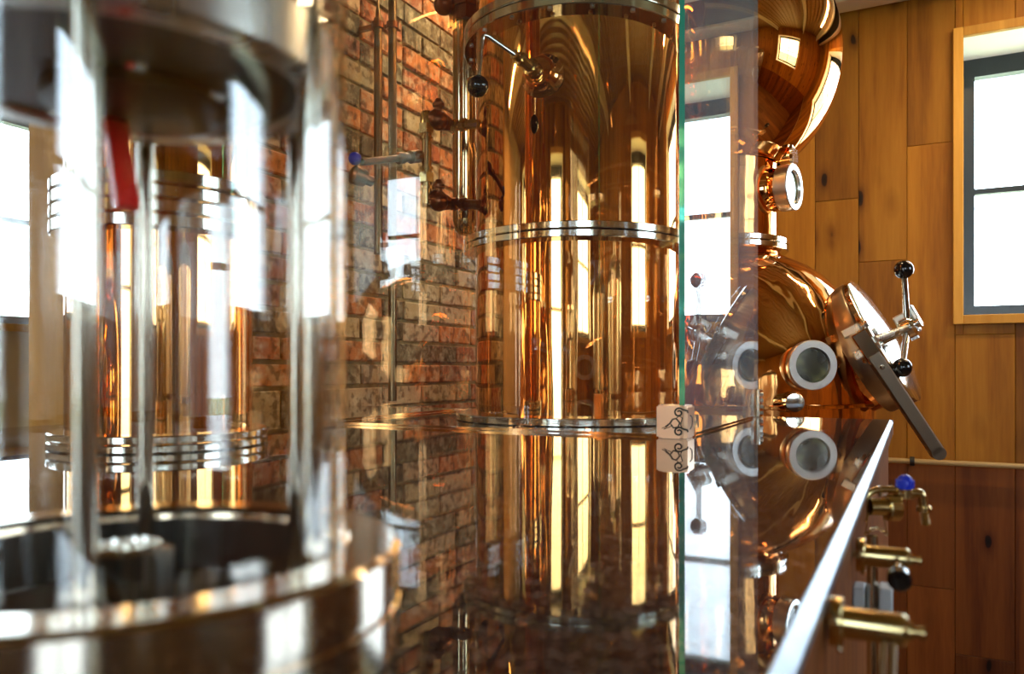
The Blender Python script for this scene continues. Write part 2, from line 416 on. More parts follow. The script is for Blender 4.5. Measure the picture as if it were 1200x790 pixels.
def window(n, axis, pos, out, p, q, z0=WZ0, z1=WZ1, cols=2, rows=2, t=.36, casing=True):
    """window unit set in a wall opening p..q"""
    def bx(mb, a, b, d0, d1, c, e, bev=0):
        lo, hi = sorted((pos + out*d0, pos + out*d1))
        if axis == 'x': mb.box(a, b, lo, hi, c, e, bev)
        else: mb.box(lo, hi, a, b, c, e, bev)
    root = MB()
    # white reveal lining
    th = .012
    bx(root, p-th, p, -.002, t, z0-th, z1+th); bx(root, q, q+th, -.002, t, z0-th, z1+th)
    bx(root, p, q, -.002, t, z1, z1+th); bx(root, p, q, -.002, t, z0-th, z0)
    o = struct(root.build('window_%d' % n, M['reveal'], smooth=False))
    if casing:
        cw = .038
        for (a, b, c, d) in ((p-cw, p, z0-cw, z1+cw), (q, q+cw, z0-cw, z1+cw), (p, q, z1, z1+cw), (p, q, z0-cw, z0)):
            mb = MB(); bx(mb, a, b, -.028, -.0025, c, d, .002); mb.build('casing_board', M['trim_wood'], o, smooth=False)
    fz1 = z1
    fd0, fd1 = t-.08, t-.02
    fw = .058
    mb = MB()
    bx(mb, p, p+fw, fd0, fd1, z0, fz1); bx(mb, q-fw, q, fd0, fd1, z0, fz1)
    bx(mb, p+fw, q-fw, fd0, fd1, fz1-fw-.022, fz1); bx(mb, p+fw, q-fw, fd0, fd1, z0, z0+fw)
    mb.build('window_frame', M['frame_grey'], o, smooth=False)
    for k in range(1, cols):
        x = p + (q-p)*k/cols; mb = MB(); bx(mb, x-.014, x+.014, fd0+.01, fd1-.01, z0+fw, fz1-fw-.022); mb.build('glazing_bar', M['frame_grey'], o, smooth=False)
    for k in range(1, rows):
        z = z0 + fw + (fz1-.08-z0-fw)*k/rows; mb = MB(); bx(mb, p+fw, q-fw, fd0+.01, fd1-.01, z-.012, z+.012); mb.build('glazing_bar', M['frame_grey'], o, smooth=False)
    for i in range(cols):
        for j in range(rows):
            a = p + (q-p)*i/cols + (fw if i == 0 else .014); b = p + (q-p)*(i+1)/cols - (fw if i == cols-1 else .014)
            hh = (fz1-.08-z0-fw)/rows; c = z0 + fw + hh*j + (0 if j == 0 else .012); d = z0 + fw + hh*(j+1) - (0 if j == rows-1 else .012)
            mb = MB(); bx(mb, a, b, (fd0+fd1)/2-.003, (fd0+fd1)/2+.003, c, d); mb.build('pane', M['pane'], o, smooth=False)
    # daylight portal helps sample the sky through this opening
    ld = bpy.data.lights.new('window_daylight', 'AREA'); ld.shape = 'RECTANGLE'; ld.size = q-p; ld.size_y = z1-z0
    ld.cycles.is_portal = True
    lo = bpy.data.objects.new('window_daylight', ld); COL.objects.link(lo)
    c = pos + out*(t+.02); m = (p+q)/2
    lo.location = (m, c, (z0+z1)/2) if axis == 'x' else (c, m, (z0+z1)/2)
    nrm = Vector((0, out, 0)) if axis == 'x' else Vector((out, 0, 0))
    lo.rotation_euler = nrm.to_track_quat('Z', 'Y').to_euler()
    return o

WB = (.185, 1.60)                          # back wall window
WR = (.95, 2.25)                           # right wall window
openings = {
    'back': [(WB[0], WB[1], WZ0, WZ1)],
    'right': [(WR[0], WR[1], WZ0, WZ1)],
    'rear': [(-3.70, -2.85, EYE+.50, EYE+1.55), (-.75, -.05, .05, WZ1), (1.1, 2.4, WZ0, WZ1)],
    'left': [(-.3, .9, WZ0, WZ1), (1.5, 2.7, WZ0, WZ1)],
}
wb = wall_pieces('wall_back', M['wood'], 'x', YF+.02, 1, XL, XR+.25, openings['back'])
wr = wall_pieces('wall_right', M['wood'], 'y', XR+.02, 1, YB+.0, YF+.0, openings['right'])
wq = wall_pieces('wall_rear', M['wood'], 'x', YB-.02, -1, XL, XR+.25, openings['rear'])
wl = wall_pieces('wall_far_left', M['plaster'], 'y', XL-.001, -1, YB-.25, YF+.25, openings['left'])
window(1, 'x', YF+.001, 1, *WB)
window(2, 'y', XR+.001, 1, *WR)
window(3, 'x', YB-.001, -1, -3.70, -2.85, z0=EYE+.50, z1=EYE+1.55)
window(4, 'x', YB-.001, -1, -.75, -.05, z0=.05, z1=WZ1, cols=1, rows=3)
window(5, 'x', YB-.001, -1, 1.1, 2.4)
window(6, 'y', XL+.001, -1, -.3, .9)
window(7, 'y', XL+.001, -1, 1.5, 2.7)

RAIL = EYE - .392
def planks(parent, axis, face, out, edges, z0, z1, openings, joints, mat):
    """vertical boards between the edge positions, each split at its joint heights and round the openings"""
    for i, (a, b) in enumerate(zip(edges[:-1], edges[1:])):
        zs = [z0] + sorted(joints(i) + [RAIL]) + [z1]
        for c, d in zip(zs[:-1], zs[1:]):
            segs = [(a, b, c, d)]
            for (p, q, e, f) in openings:
                nxt = []
                for (s0, s1, u, v) in segs:
                    if s1 <= p or s0 >= q or v <= e or u >= f: nxt.append((s0, s1, u, v)); continue
                    if s0 < p: nxt.append((s0, p, u, v))
                    if s1 > q: nxt.append((q, s1, u, v))
                    s0, s1 = max(s0, p), min(s1, q)
                    if u < e: nxt.append((s0, s1, u, e))
                    if v > f: nxt.append((s0, s1, f, v))
                segs = nxt
            for (s0, s1, u, v) in segs:
                if s1-s0 < .012 or v-u < .012: continue
                pr = random.uniform(0, .0022)
                lo, hi = sorted((face, face - out*(-.019 + 0) )) if False else sorted((face + out*.0195, face - out*pr))
                mb = MB()
                if axis == 'x': mb.box(s0+.0008, s1-.0008, lo, hi, u+.0007, v-.0007, .0015)
                else: mb.box(lo, hi, s0+.0008, s1-.0008, u+.0007, v-.0007, .0015)
                mb.build('board', M['wood_dark'] if (v+u)/2 < RAIL else mat, parent, smooth=False)  # boards below the rail take a darker, redder brown
e = [-1.42 - .22*k for k in range(12)][::-1]
e = [x for x in e if x > XL] 
xe = [XL] + e + [-1.20, -.99, -.79, -.60, -.399, -.218, -.026, .155, .37, .58, .79, 1.0, 1.2, 1.42, 1.63, 1.84, 2.05, 2.26, 2.47, 2.68, XR]
jt = {}
def jback(i):
    r = random.Random(i*7+3)
    a = xe[i]
    d = {-.218: [EYE+.475], -.026: [EYE+.963, EYE-.93], .155: [EYE+.184-.038, EYE-1.2], -.399: [EYE+.76], -.60: [EYE-.3]}
    for k, v in d.items():
        if abs(a-k) < .01: return v
    return [r.uniform(.6, 2.9)]
planks(wb, 'x', YF, 1, xe, 0, EYE+1.72, openings['back'], jback, M['wood'])

planks(wr, 'y', XR, 1, [YB + .2*k for k in range(32)], 0, EYE+1.72, openings['right'], lambda i: [random.Random(i*5).uniform(.6, 2.9)], M['wood'])
planks(wq, 'x', YB, -1, [XL + .23*k for k in range(31)], 0, EYE+1.72, openings['rear'], lambda i: [random.Random(i*9).uniform(.6, 2.9)], M['wood'])

# brick wall
wbk = struct(MB().box(BR-.12, BR-.006, .95, YF-.003, -.01, ZT+.05).build('wall_left', M['mortar'], smooth=False))
def brick_mesh(seed, l, h, dp):
    r = random.Random(seed); bm = bmesh.new(); bmesh.ops.create_cube(bm, size=1)
    for v in bm.verts: v.co = Vector((v.co.x*dp, v.co.y*l, v.co.z*h))
    bmesh.ops.bevel(bm, geom=bm.edges[:], offset=.0035, segments=1, affect='EDGES')
    for v in bm.verts: v.co += Vector((r.uniform(-.0015, .0015), r.uniform(-.0018, .0018), r.uniform(-.0014, .0014)))
    me = bpy.data.meshes.new('brick'); bm.to_mesh(me); bm.free(); me.materials.append(M['brick']); return me
CO, BL = .0655, .209
full = [brick_mesh(k, BL-.010, CO-.010, .05) for k in range(8)]
half = [brick_mesh(50+k, BL/2-.010, CO-.010, .05) for k in range(5)]
rest = MB(); nb = 0; row = 0
z = .012 + CO/2
while z < ZT - .02:
    y = .952; k = 0; r = random.Random(row*13+1)
    pat = row % 2
    first = True
    while y < YF - .02:
        ishalf = (first and pat == 1) or r.random() < .10
        L = BL/2 if ishalf else BL
        first = False
        if y + L > YF: break
        cyy = y + L/2
        if EYE-.12 < z < EYE+1.05 and cyy < 2.75 and nb < 295:
            o = bpy.data.objects.new('brick', r.choice(half if ishalf else full)); COL.objects.link(o)
            o.parent = wbk; o.location = (BR - .02 + r.uniform(-.003, .003), cyy, z)
            o.rotation_euler = (r.uniform(-.006, .006), 0, 0); nb += 1
        else:
            p = r.uniform(-.003, .003)
            rest.box(BR-.045, BR+.005+p, y+.005, y+L-.005, z-CO/2+.005, z+CO/2-.005)
        y += L
    z += CO; row += 1
struct(MB().box(BR-.125, BR+.004, .925, .949, 0, ZT-.01, .003).build('trim_2', M['trim_wood'], smooth=False))
rs = rest.build('brick', M['brick'], wbk, smooth=False); rs['kind'] = 'stuff'
print('bricks', nb)

# ceiling: warm painted corrugated deck, cream joists
mb = MB(); vs = []; fs = []
y = YB - .2; i = 0; prof = []
while y < YF + .2:
    prof += [(y, 0), (y+.05, 0), (y+.065, .035), (y+.115, .035)]; y += .13
for (yy, dz) in prof: vs += [(XL-.2, yy, ZT+dz), (XR+.2, yy, ZT+dz)]
for k in range(len(prof)-1): fs.append((2*k, 2*k+1, 2*k+3, 2*k+2))
mb.add(vs, fs); mb.box(XL-.25, XR+.25, YB-.25, YF+.25, ZT+.06, ZT+.12)
struct(mb.build('ceiling', M['deck'], smooth=False))
M['dark_beam'] = plain('dark_steel_beam', (.05, .045, .035), .5)
tb = MB().box(XL+.01, XR-.01, YF-.13, YF-.024, EYE+1.60, ZT-.002, .004).build('trim_1', M['dark_beam'], smooth=False); struct(tb)
MB().box(XL+.01, XR-.01, YF-.14, YF-.024, EYE+1.585, EYE+1.599, .002).build('trim_strip', M['cream'], tb, smooth=False)
for k, yy in enumerate((-.9, .9, 2.45, 3.4)):
    t = thing('ceiling_joist', (0, yy, EYE+1.6), 'cream steel ceiling joist, number %s from the wooden back wall' % ('four three two one'.split()[k]), 'joist', 'cream joists under the ceiling')
    MB().box(XL+.02, XR-.02, yy-.03, yy+.03, EYE+1.615, EYE+1.623).build('lower_flange', M['cream'], t, smooth=False)
    MB().box(XL+.02, XR-.02, yy-.03, yy+.03, ZT-.010, ZT-.002).build('upper_flange', M['cream'], t, smooth=False)
    MB().box(XL+.02, XR-.02, yy-.004, yy+.004, EYE+1.623, ZT-.010).build('web', M['cream'], t, smooth=False)

# linear lamps added between the joists to brighten the room
for k, (lx, ly) in enumerate(((.9, 3.18), (-.72, 2.15), (-3.0, -.6))):
    zt = EYE + 1.66
    t = thing('added_ceiling_lamp', (lx, ly, zt), 'long white batten lamp added under the ceiling for more light, ' + ('nearest the back window', 'between the glass cabinet and the pot still', 'over the far left bay')[k], 'lamp', 'added batten lamps')
    MB().box(lx-.6, lx+.6, ly-.035, ly+.035, zt, ZT-.002, .004).build('housing', M['cream'], t, smooth=False)
    MB().box(lx-.58, lx+.58, ly-.025, ly+.025, zt-.012, zt-.0005, .003).build('diffuser', M['fill_glow'], t, smooth=False)
    ld = bpy.data.lights.new('batten_fill_light', 'AREA'); ld.shape = 'RECTANGLE'; ld.size = 1.1; ld.size_y = .05; ld.energy = (25, 26, 25)[k]; ld.color = (1, .70, .38)
    lo = bpy.data.objects.new('batten_fill_light', ld); COL.objects.link(lo); lo.location = (lx, ly, zt-.02)

# ------------------------------------------------------------ worktop
CT = EYE - .1
wt = thing('worktop', (-.7, .3, CT), 'long polished black granite worktop with a bright ground steel front edge', 'worktop')
MB().box(-1.385, -.0435, -1.2, 1.735, CT-.03, CT).build('slab', M['granite'], wt, smooth=False)
mb = MB()
pr = [(-.0430, CT-.0090), (-.0430, CT), (-.0420, CT+.0003), (-.0365, CT-.0052), (-.036, CT-.0075), (-.036, CT-.0090)]
vs = []
for yy in (-1.2, 1.735): vs += [(a, yy, b) for a, b in pr]
n = len(pr); mb.add(vs, [(k, (k+1) % n, n+(k+1) % n, n+k) for k in range(n)] + [tuple(range(n))[::-1], tuple(range(n, 2*n))])
mb.build('edge_strip', M['edge'], wt, smooth=False, label='bright ground steel edge strip')
MB().box(-1.385, -.0365, 1.7355, 1.744, CT-.03, CT-.0015).build('edge_strip', M['edge'], wt, smooth=False)
MB().box(-.0430, -.0372, -1.2, 1.735, CT-.03, CT-.0092).build('apron', M['wood_dark'], wt, smooth=False, label='dark brown apron under the steel edge')
cb = thing('counter_base', (-.7, .3, 0), 'dark brown boarded counter base under the granite worktop carrying the sampling valves', 'counter')
MB().box(-1.38, -.052, -1.15, 1.70, .10, CT-.031).build('body', M['fascia'], cb, smooth=False)
MB().box(-1.34, -.10, -1.10, 1.65, 0, .10).build('plinth', M['black'], cb, smooth=False)
for k, (a, b) in enumerate(((-1.14, -.45), (-.447, .24), (.243, .97), (.973, 1.695))):
    MB().box(-.052, -.044, a, b, .12, CT-.036, .001).build('panel', M['wood_dark'], cb, smooth=False)

# ------------------------------------------------------------ glass cabinet round the column
gx0, gx1, gy0, gy1, gz1 = -.985, -.2945, 1.124, 1.722, EYE + 1.0
T = .0085
gc = thing('glass_cabinet', (-.62, 1.42, CT), 'clear frameless glass cabinet on the worktop enclosing the tall copper column', 'cabinet')
def pane(x0, x1, y0, y1, long):
    mb = MB(); mb.box(x0, x1, y0, y1, CT+.003, gz1)
    # long faces clear, the four narrow rims green
    mb.mi = []
    for f in mb.f:
        p = [mb.v[i] for i in f]
        dx = max(q.x for q in p)-min(q.x for q in p); dy = max(q.y for q in p)-min(q.y for q in p)
        if long == 'x': mb.mi.append(0 if (dy < 1e-5) else 1)
        else: mb.mi.append(0 if (dx < 1e-5) else 1)
    for k, f in enumerate(mb.f):     # only the rim at the near right corner is green to the eye
        c = sum((mb.v[i] for i in f), Vector())/4
        if not (long == 'y' and x0 > -.5 and c.y < gy0+.001): mb.mi[k] = 0
    return mb.build('glass_pane', [M['glass'] if (long == 'y' and x0 > -.5) else M['glass_clean'], M['glass_edge']], gc, smooth=False)
pane(gx0, gx1-T-.0005, gy0+.001, gy0+.001+T, 'x')
pane(gx1-T, gx1, gy0, gy1, 'y')
pane(gx0, gx0+T, gy0+.002+T, gy1-T-.001, 'y')
for (a, b, c, d) in ((gx0, gx1-.05, gy0-.001, gy0+.0005), (gx1+.0003, gx1+.0016, gy0+.06, gy1), (gx0-.0016, gx0-.0003, gy0, gy1)):
    MB().box(a, b, c, d, CT+.0005, CT+.005).build('base_bead', M['steel'], gc, smooth=False)
# corner bracket with an engraved crest
cbk = thing('corner_bracket', (-.31, 1.13, CT), 'small rounded polished bracket with engraved scroll crest clamping the near glass corner', 'bracket')
bm = bmesh.new(); bmesh.ops.create_cube(bm, size=1)
X0, X1, Y0, Y1, Z0, Z1 = -.3335, -.288, 1.1065, 1.160, CT+.0005, CT+.048
for v in bm.verts: v.co = Vector(((X0+X1)/2+v.co.x*(X1-X0), (Y0+Y1)/2+v.co.y*(Y1-Y0), (Z0+Z1)/2+v.co.z*(Z1-Z0)))
bmesh.ops.bevel(bm, geom=[e_ for e_ in bm.edges if abs(e_.verts[0].co.z-e_.verts[1].co.z) > .01], offset=.008, segments=5, affect='EDGES')
bmesh.ops.bevel(bm, geom=[e_ for e_ in bm.edges if abs(e_.verts[0].co.z-e_.verts[1].co.z) < 1e-5 and e_.is_manifold and e_.calc_face_angle(0) > .6], offset=.002, segments=2, affect='EDGES')
mb = MB(); bm.verts.index_update(); mb.add([v.co.copy() for v in bm.verts], [tuple(v.index for v in f.verts) for f in bm.faces]); bm.free()
mb.build('body', metal('reflection_tinted_metal', (.86, .60, .40), .30), cbk)  # reflected copper and timber warmth is put into the metal's colour
def emb(px, py): # place on the bracket's front face from crest drawing units (pixels of the photograph)
    f = (px-768)/32.; g = (514-py)/39.
    if f <= 1: x = X0 + f*(X1-X0-.004); y = Y0-.0004
    else: x = X1+.0004; y = Y0+.004 + (px-800)/12.*.04
    return Vector((x, y, Z0 + g*(Z1-Z0)))
def scroll(cx, cyp, r0, turn, sgn):
    pts = []
    for k in range(26):
        a = k/25*turn*2*math.pi; r = r0*(1-.72*k/25)
        pts.append(emb(cx + sgn*r*math.cos(a), cyp - r*math.sin(a)))
    return pts
mb = MB()
mb.tube(scroll(795, 483, 6, 1.4, 1), .0013, 6); mb.tube(scroll(795, 505.5, 6, 1.4, 1), .0013, 6)
mb.build('crest_scroll', M['ink'], cbk, label='black engraved scrolls')
mb = MB()
mb.tube([emb(*p) for p in ((780, 500), (785, 496), (788, 491), (792, 490), (796, 495), (794, 500), (789, 501), (786, 497))], .0012, 6)
mb.tube([emb(*p) for p in ((776, 502), (784, 498), (778, 503), (787, 499))], .0006, 6)
mb.tube([emb(*p) for p in ((793, 489), (795, 487), (799, 489), (797, 497), (798, 500))], .0008, 6)
mb.build('crest_figure', M['ink'], cbk, label='black engraved figure between the scrolls')
mb = MB(); mb.tube([emb(*p) for p in ((805, 487), (808, 489), (809, 494), (808, 500), (805, 503))], .0008, 6)
mb.build('crest_line', M['ink'], cbk)
hc_ = thing('glass_clip', (gx1, gy1, CT), 'small steel clip with screws holding the far end of the right glass pane', 'clip')
MB().box(gx1-.016, gx1-T-.0004, gy1-.030, gy1+.004, CT+.0005, CT+.050, .001).build('inner_leaf', M['steel'], hc_, smooth=False)
MB().box(gx1+.0018, gx1+.009, gy1-.030, gy1+.004, CT+.0005, CT+.058, .001).build('outer_leaf', M['steel'], hc_, smooth=False)
for k in range(4): MB().cyl((gx1+.0088, gy1-.012, CT+.009+.013*k), (gx1+.0125, gy1-.012, CT+.009+.013*k), .0035, seg=12).build('screw', M['steel_soft'], hc_)

# ------------------------------------------------------------ tall copper column
def flange(mb, c, z0, r0, r1, h, layers=2, seg=96):
    hl = h/layers
    for k in range(layers):
        a = z0 + k*hl; b = a + hl*.88
        mb.lathe([(r0, a), (r1-.002, a), (r1, a+.0015), (r1, b-.0015), (r1-.002, b), (r0, b)], Matrix.Translation((c[0], c[1], 0)), seg, close=True)
CC = (-.612, 1.483)
col = thing('copper_column', (CC[0], CC[1], CT), 'tall polished copper still column inside the glass cabinet with steel flange rings', 'still column')
T0 = Matrix.Translation((CC[0], CC[1], 0))
MB().lathe([(.205, CT+.008), (.205, EYE+.245)], T0, 128).build('lower_shell', M['copper'], col)
MB().lathe([(.205, EYE+.25), (.205, EYE+.66)], T0, 128).build('upper_shell', M['copper'], col)
MB().lathe([(.205, EYE+.66), (.205, EYE+1.22), (.19, EYE+1.29), (.15, EYE+1.35), (.08, EYE+1.38), (.05, EYE+1.40), (.05, EYE+1.66)], T0, 96).build('top_shell', M['copper'], col)
mb = MB(); flange(mb, CC, CT+.0005, .19, .244, .016, 1); mb.build('base_flange', M['steel'], col)
mb = MB(); flange(mb, CC, EYE+.233, .19, .229, .030, 2); mb.build('middle_flange', M['steel'], col)
mb = MB(); flange(mb, CC, EYE+.640, .19, .229, .040, 2); mb.build('upper_flange', M['steel'], col)
mb = MB()
for k in range(18):
    a = 2*math.pi*k/18; p = (CC[0]+.217*math.cos(a), CC[1]+.217*math.sin(a))
    mb.cyl((p[0], p[1], EYE+.6375), (p[0], p[1], EYE+.6405), .0045, seg=8)
mb.build('flange_bolt', M['steel_soft'], col)['kind'] = 'stuff'
# ball-handled sampling cock on the front of the column
hd = thing('sampling_cock', tuple(at(630, 85, 1.38)), 'bent steel rod with black ball and brass barrel on the copper column front', 'valve')
bc = at(634, 87, 1.40)
nrm = Vector((bc.x-CC[0], bc.y-CC[1], 0)).normalized()
sb = Vector((CC[0], CC[1], bc.z)) + nrm*.2045
ax = (at(606, 66, 1.345) - sb).normalized()
MB().lathe([(.040, 0), (.033, .006), (.027, .014), (.024, .026), (0, .026)], frame(sb, nrm), 32).build('boss', M['copper'], hd)
MB().lathe([(0, .010), (.0165, .010), (.0165, .022), (.012, .024), (.012, .034), (.015, .036), (.015, .042), (.0105, .043), (.0105, .067), (.012, .068), (.012, .074), (.008, .075), (.008, .088), (0, .088)], frame(sb, ax), 24).build('barrel', M['brass'], hd)
pA = sb + ax*.085; pB = at(566, 38, 1.335); pC = at(560, 101, 1.335)
MB().tube([pA, pB, pC], .0042, bend=.014).build('rod', M['steel'], hd)
MB().ball(pC, .0185).build('ball_knob', M['black_ball'], hd)
mb = MB()
for f_ in (.046, .052): mb.cyl(sb+ax*f_+Vector((0, 0, .009)), sb+ax*f_+Vector((0, 0, .017)), .0018, seg=8)
mb.build('grub_screw', M['brass'], hd)

# standing steel pipe beside the column
ps = at(546, 433, 1.74)
sp = thing('vapour_pipe', (ps.x, ps.y, EYE+.30), 'upright shiny steel pipe with rounded end hanging left of the tall copper column', 'pipe')
MB().lathe([(0, -.005), (.014, -.002), (.024, .008), (.0295, .03), (.0295, 1.36), (0, 1.36)], Matrix.Translation((ps.x, ps.y, EYE+.30)), 40).build('tube', M['warm_pipe'], sp)
MB().lathe([(.030, 0), (.042, 0), (.042, .012), (.038, .013), (.038, .030), (.042, .031), (.042, .042), (.030, .042)], Matrix.Translation((ps.x, ps.y, EYE+.765)), 6, close=True).build('collar', M['bronze'], sp, smooth=False)
q = at(520, 6, 1.72); mb = MB(); mb.ball(q, .022, 20); mb.cyl(q, (ps.x, ps.y, q.z), .016, seg=16); mb.cyl(q+Vector((0, 0, .015)), q+Vector((0, 0, .05)), .012, seg=16); mb.build('side_cock', M['bronze'], sp)

# sight gauge: bronze cocks and brass tube
sg = thing('sight_gauge', tuple(at(500, 243, 1.58)), 'bronze and brass level gauge with two cocks left of the tall copper column', 'gauge')
gz = 1.58
def gp(px, py, d=gz): return at(px, py, d)
g_top, g_bot = gp(500, 150), gp(500, 232)
MB().lathe([(.0100, 0), (.0100, (g_top-g_bot).length)], frame(g_bot, g_top-g_bot), 20).build('tube', M['brass'], sg)
for py0, py1, r in ((146, 157, .0165), (161, 164, .0135), (196, 199, .0135), (203, 214, .0160), (219, 222, .0160)):
    MB().lathe([(.009, 0), (r, 0), (r, (py1-py0)/FPX*gz), (.009, (py1-py0)/FPX*gz)], frame(gp(500, py1), (0, 0, 1)), 6 if py0 in (146, 203) else 20, close=True).build('tube_nut', M['brass'], sg, ang=25)
mb = MB(); mb.lathe([(.0130, 0), (.0130, .024), (.010, .031), (0, .033)], frame(gp(500, 149), (0, 0, 1)), 20); mb.build('end_cap', M['brass'], sg)
mb = MB(); mb.lathe([(.0130, 0), (.0130, .020), (.009, .026), (0, .027)], frame(gp(500, 228), (0, 0, -1)), 20); mb.build('end_cap', M['brass'], sg)
for (y0, s) in ((137, 1), (232, 1)):
    c0 = gp(503, y0+2); c1 = gp(514, y0+4); c2 = gp(528, y0+10 if y0 < 200 else y0+7, 1.60); c3 = gp(563, y0+8, 1.565)
    mb = MB(); mb.tube([c0, gp(508, y0), c1, c2], [.012, .017, .020, .012], 16)
    mb.ball(c1, .0205, 16); cock = mb.build('cock_body', M['bronze'], sg)
    mb = MB(); up = c1 + Vector((0, 0, .014))
    mb.lathe([(.012, 0), (.012, .004), (.008, .006), (.008, .012), (.0125, .013), (.0125, .019), (.009, .023), (.006, .029), (0, .031)], frame(up, (0, 0, 1)), 16)
    mb.build('cock_cap', M['bronze'], cock)
    mb = MB(); d = (c3-c2); L = d.length
    mb.lathe([(0, 0), (.009, 0), (.013, .004), (.013, .016), (.008, .018), (.008, .026), (.0135, .027), (.0135, .037), (.010, .038), (.010, L)], frame(c2, d), 8)
    mb.build('union', M['brass'] if y0 < 200 else M['bronze'], sg, ang=25)
b0, b1 = gp(492, 183), gp(424, 190, 1.46)
d = b1-b0; L = d.length
mb = MB(); mb.lathe([(.006, -.012), (.010, -.010), (.010, 0), (.013, .002), (.013, .028), (.009, .034), (.009, .046), (.0115, .048), (.0115, .062), (.0068, .064), (.0068, L)], frame(b0, d), 16)
mb.build('branch_pipe', M['bronze'], sg)
bv = thing('ball_valve', tuple(gp(420, 205, 1.47)), 'dark valve with a blue handle at the end of the gauge branch pipe', 'valve')
mb = MB(); p0, p1 = gp(436, 213, 1.50), gp(409, 202, 1.47)
mb.lathe([(0, 0), (.010, 0), (.010, .014), (.016, .016), (.018, .026), (.018, .04), (.012, .044), (0, .046)], frame(p0, p1-p0), 16)
mb.build('body', M['bronze'], bv)
MB().ball(gp(416, 186, 1.465), .0125, 12).build('handle', M['blue'], bv, label='blue handle')

# two thin pipes on the brick wall
pg = thing('wall_pipe_pair', (BR+.07, 1.8, CT), 'pair of dark upright pipes clamped side by side on the brick wall', 'pipe')
for (px, y0, y1, r) in ((443, 22, 298, .0115), (460, -150, 470, .0120)):
    Yp = (BR+.07)/math.tan(math.atan((px-600)/FPX)-YAW); dd = -(BR+.07)*sY + Yp*cY
    za = EYE + (433-y1)/FPX*dd; zb = EYE + (433-y0)/FPX*dd
    mb = MB(); mb.cyl((BR+.07, Yp, za), (BR+.07, Yp, zb), r, seg=20)
    if px == 443:
        mb.lathe([(.007, 0), (.007, .02), (.004, .035), (.003, .10), (0, .101)], Matrix.Translation((BR+.07, Yp, zb)), 12)
    mb.build('pipe', M['pewter'], pg)
    zc_ = EYE + (433-34)/FPX*dd
    mb = MB(); mb.lathe([(r, 0), (r+.006, 0), (r+.006, .018), (r, .018)], Matrix.Translation((BR+.07, Yp, zc_)), 16, close=True)
    mb.box(BR+.006, BR+.062, Yp-.006, Yp+.006, zc_+.003, zc_+.015); mb.cyl((BR+.07, Yp+.01, zc_+.009), (BR+.07, Yp+.035, zc_+.009), .004, seg=8)
    mb.build('clamp', M['bronze'], pg)

# ------------------------------------------------------------ second, slimmer column behind the spirit safe
c2 = (-.895, .722)
cl2 = thing('slim_copper_column', (c2[0], c2[1], CT), 'slimmer copper column standing on the worktop behind the blurred round glass safe', 'still column')
T2 = Matrix.Translation((c2[0], c2[1], 0))
MB().lathe([(.115, CT+.004), (.115, EYE+.20)], T2, 96).build('lower_shell', M['copper'], cl2)
MB().lathe([(.115, EYE+.20), (.115, EYE+1.1), (.08, EYE+1.2), (.03, EYE+1.24), (.03, EYE+1.58)], T2, 96).build('upper_shell', M['copper'], cl2)
mb = MB(); flange(mb, c2, CT+.0005, .10, .135, .022, 2, 64); mb.build('base_flange', M['steel'], cl2)
mb = MB(); flange(mb, c2, EYE+.17, .10, .132, .070, 4, 64); mb.build('middle_flange', M['steel'], cl2)

# ------------------------------------------------------------ pot still behind the worktop
SX, SY = -.55, 2.414
st = thing('pot_still', (SX, SY, 0), 'large copper pot still with round ball and manway standing behind the worktop', 'still')
TS = Matrix.Translation((SX, SY, EYE))
def arc(cz, r, a0, a1, n): return [(r*math.cos(R(a0+(a1-a0)*k/n)), cz + r*math.sin(R(a0+(a1-a0)*k/n))) for k in range(n+1)]
pot = [(.45, -1.20), (.455, -1.15), (.457, -.044), (.452, .02), (.433, .086), (.405, .15), (.368, .2165), (.325, .265), (.277, .300), (.235, .322), (.205, .335), (.195, .350)]
MB().lathe([(0, -1.25), (.40, -1.25)] + pot, TS, 128).build('pot', M['copper_hammered'], st)
MB().lathe([(.193, .35), (.193, .62), (.200, .64)], TS, 96).build('neck', M['copper_hammered'], st)
MB().lathe([(.200, .605)] + arc(.921, .373, -57, 57, 40) + [(.17, 1.25), (.12, 1.30), (.10, 1.62)], TS, 128).build('ball', metal('mirror_copper', (.95, .47, .16), .035, wave=((5, 5, 5), .25, .01)), st)
mb = MB(); flange(mb, (SX, SY), EYE+.348, .18, .222, .036, 2); mb.build('clamp_ring', M['steel'], st)
mb = MB(); flange(mb, (SX, SY), EYE-.10, .44, .470, .012, 1); mb.build('seam_band', M['copper'], st)
for k in range(4):
    a = R(45+90*k); MB().cyl((SX+.36*math.cos(a), SY+.36*math.sin(a), 0), (SX+.36*math.cos(a), SY+.36*math.sin(a), EYE-1.22), .03, seg=16).build('leg', M['steel_soft'], st)
def porthole(parent, p, n, r, name='porthole', neck=.05, barrel=.05, collar=1.25, thick=.78):
    """glazed port: p on the shell, n outward"""
    F_ = frame(p, n)
    o = MB().lathe([(r*collar, -.02), (r*1.02, .0), (r*.92, neck*.5), (r*.92, neck)], F_, 48).build(name, M['copper_hammered'], parent)
    h0, h1 = neck, neck+barrel
    MB().lathe([(r*.9, h0), (r*.97, h0), (r, h0+.003), (r, h1-.003), (r*.97, h1), (r*thick, h1), (r*(thick-.04), h1-.006), (r*(thick-.04), h0)], F_, 48, close=True).build('ring', M['steel_bright'], o, label='bright steel ring')
    MB().lathe([(0, h1-.008), (r*(thick-.04), h1-.008)], F_, 48).build('glass', M['dark_glass'], o)
    return o
# front port, seen round
P = at(953, 428, 1.93); pn = Vector((.5, -.866, 0))
porthole(st, P - pn*.062, pn, .062, neck=.040, barrel=.022, collar=1.12, thick=.70)
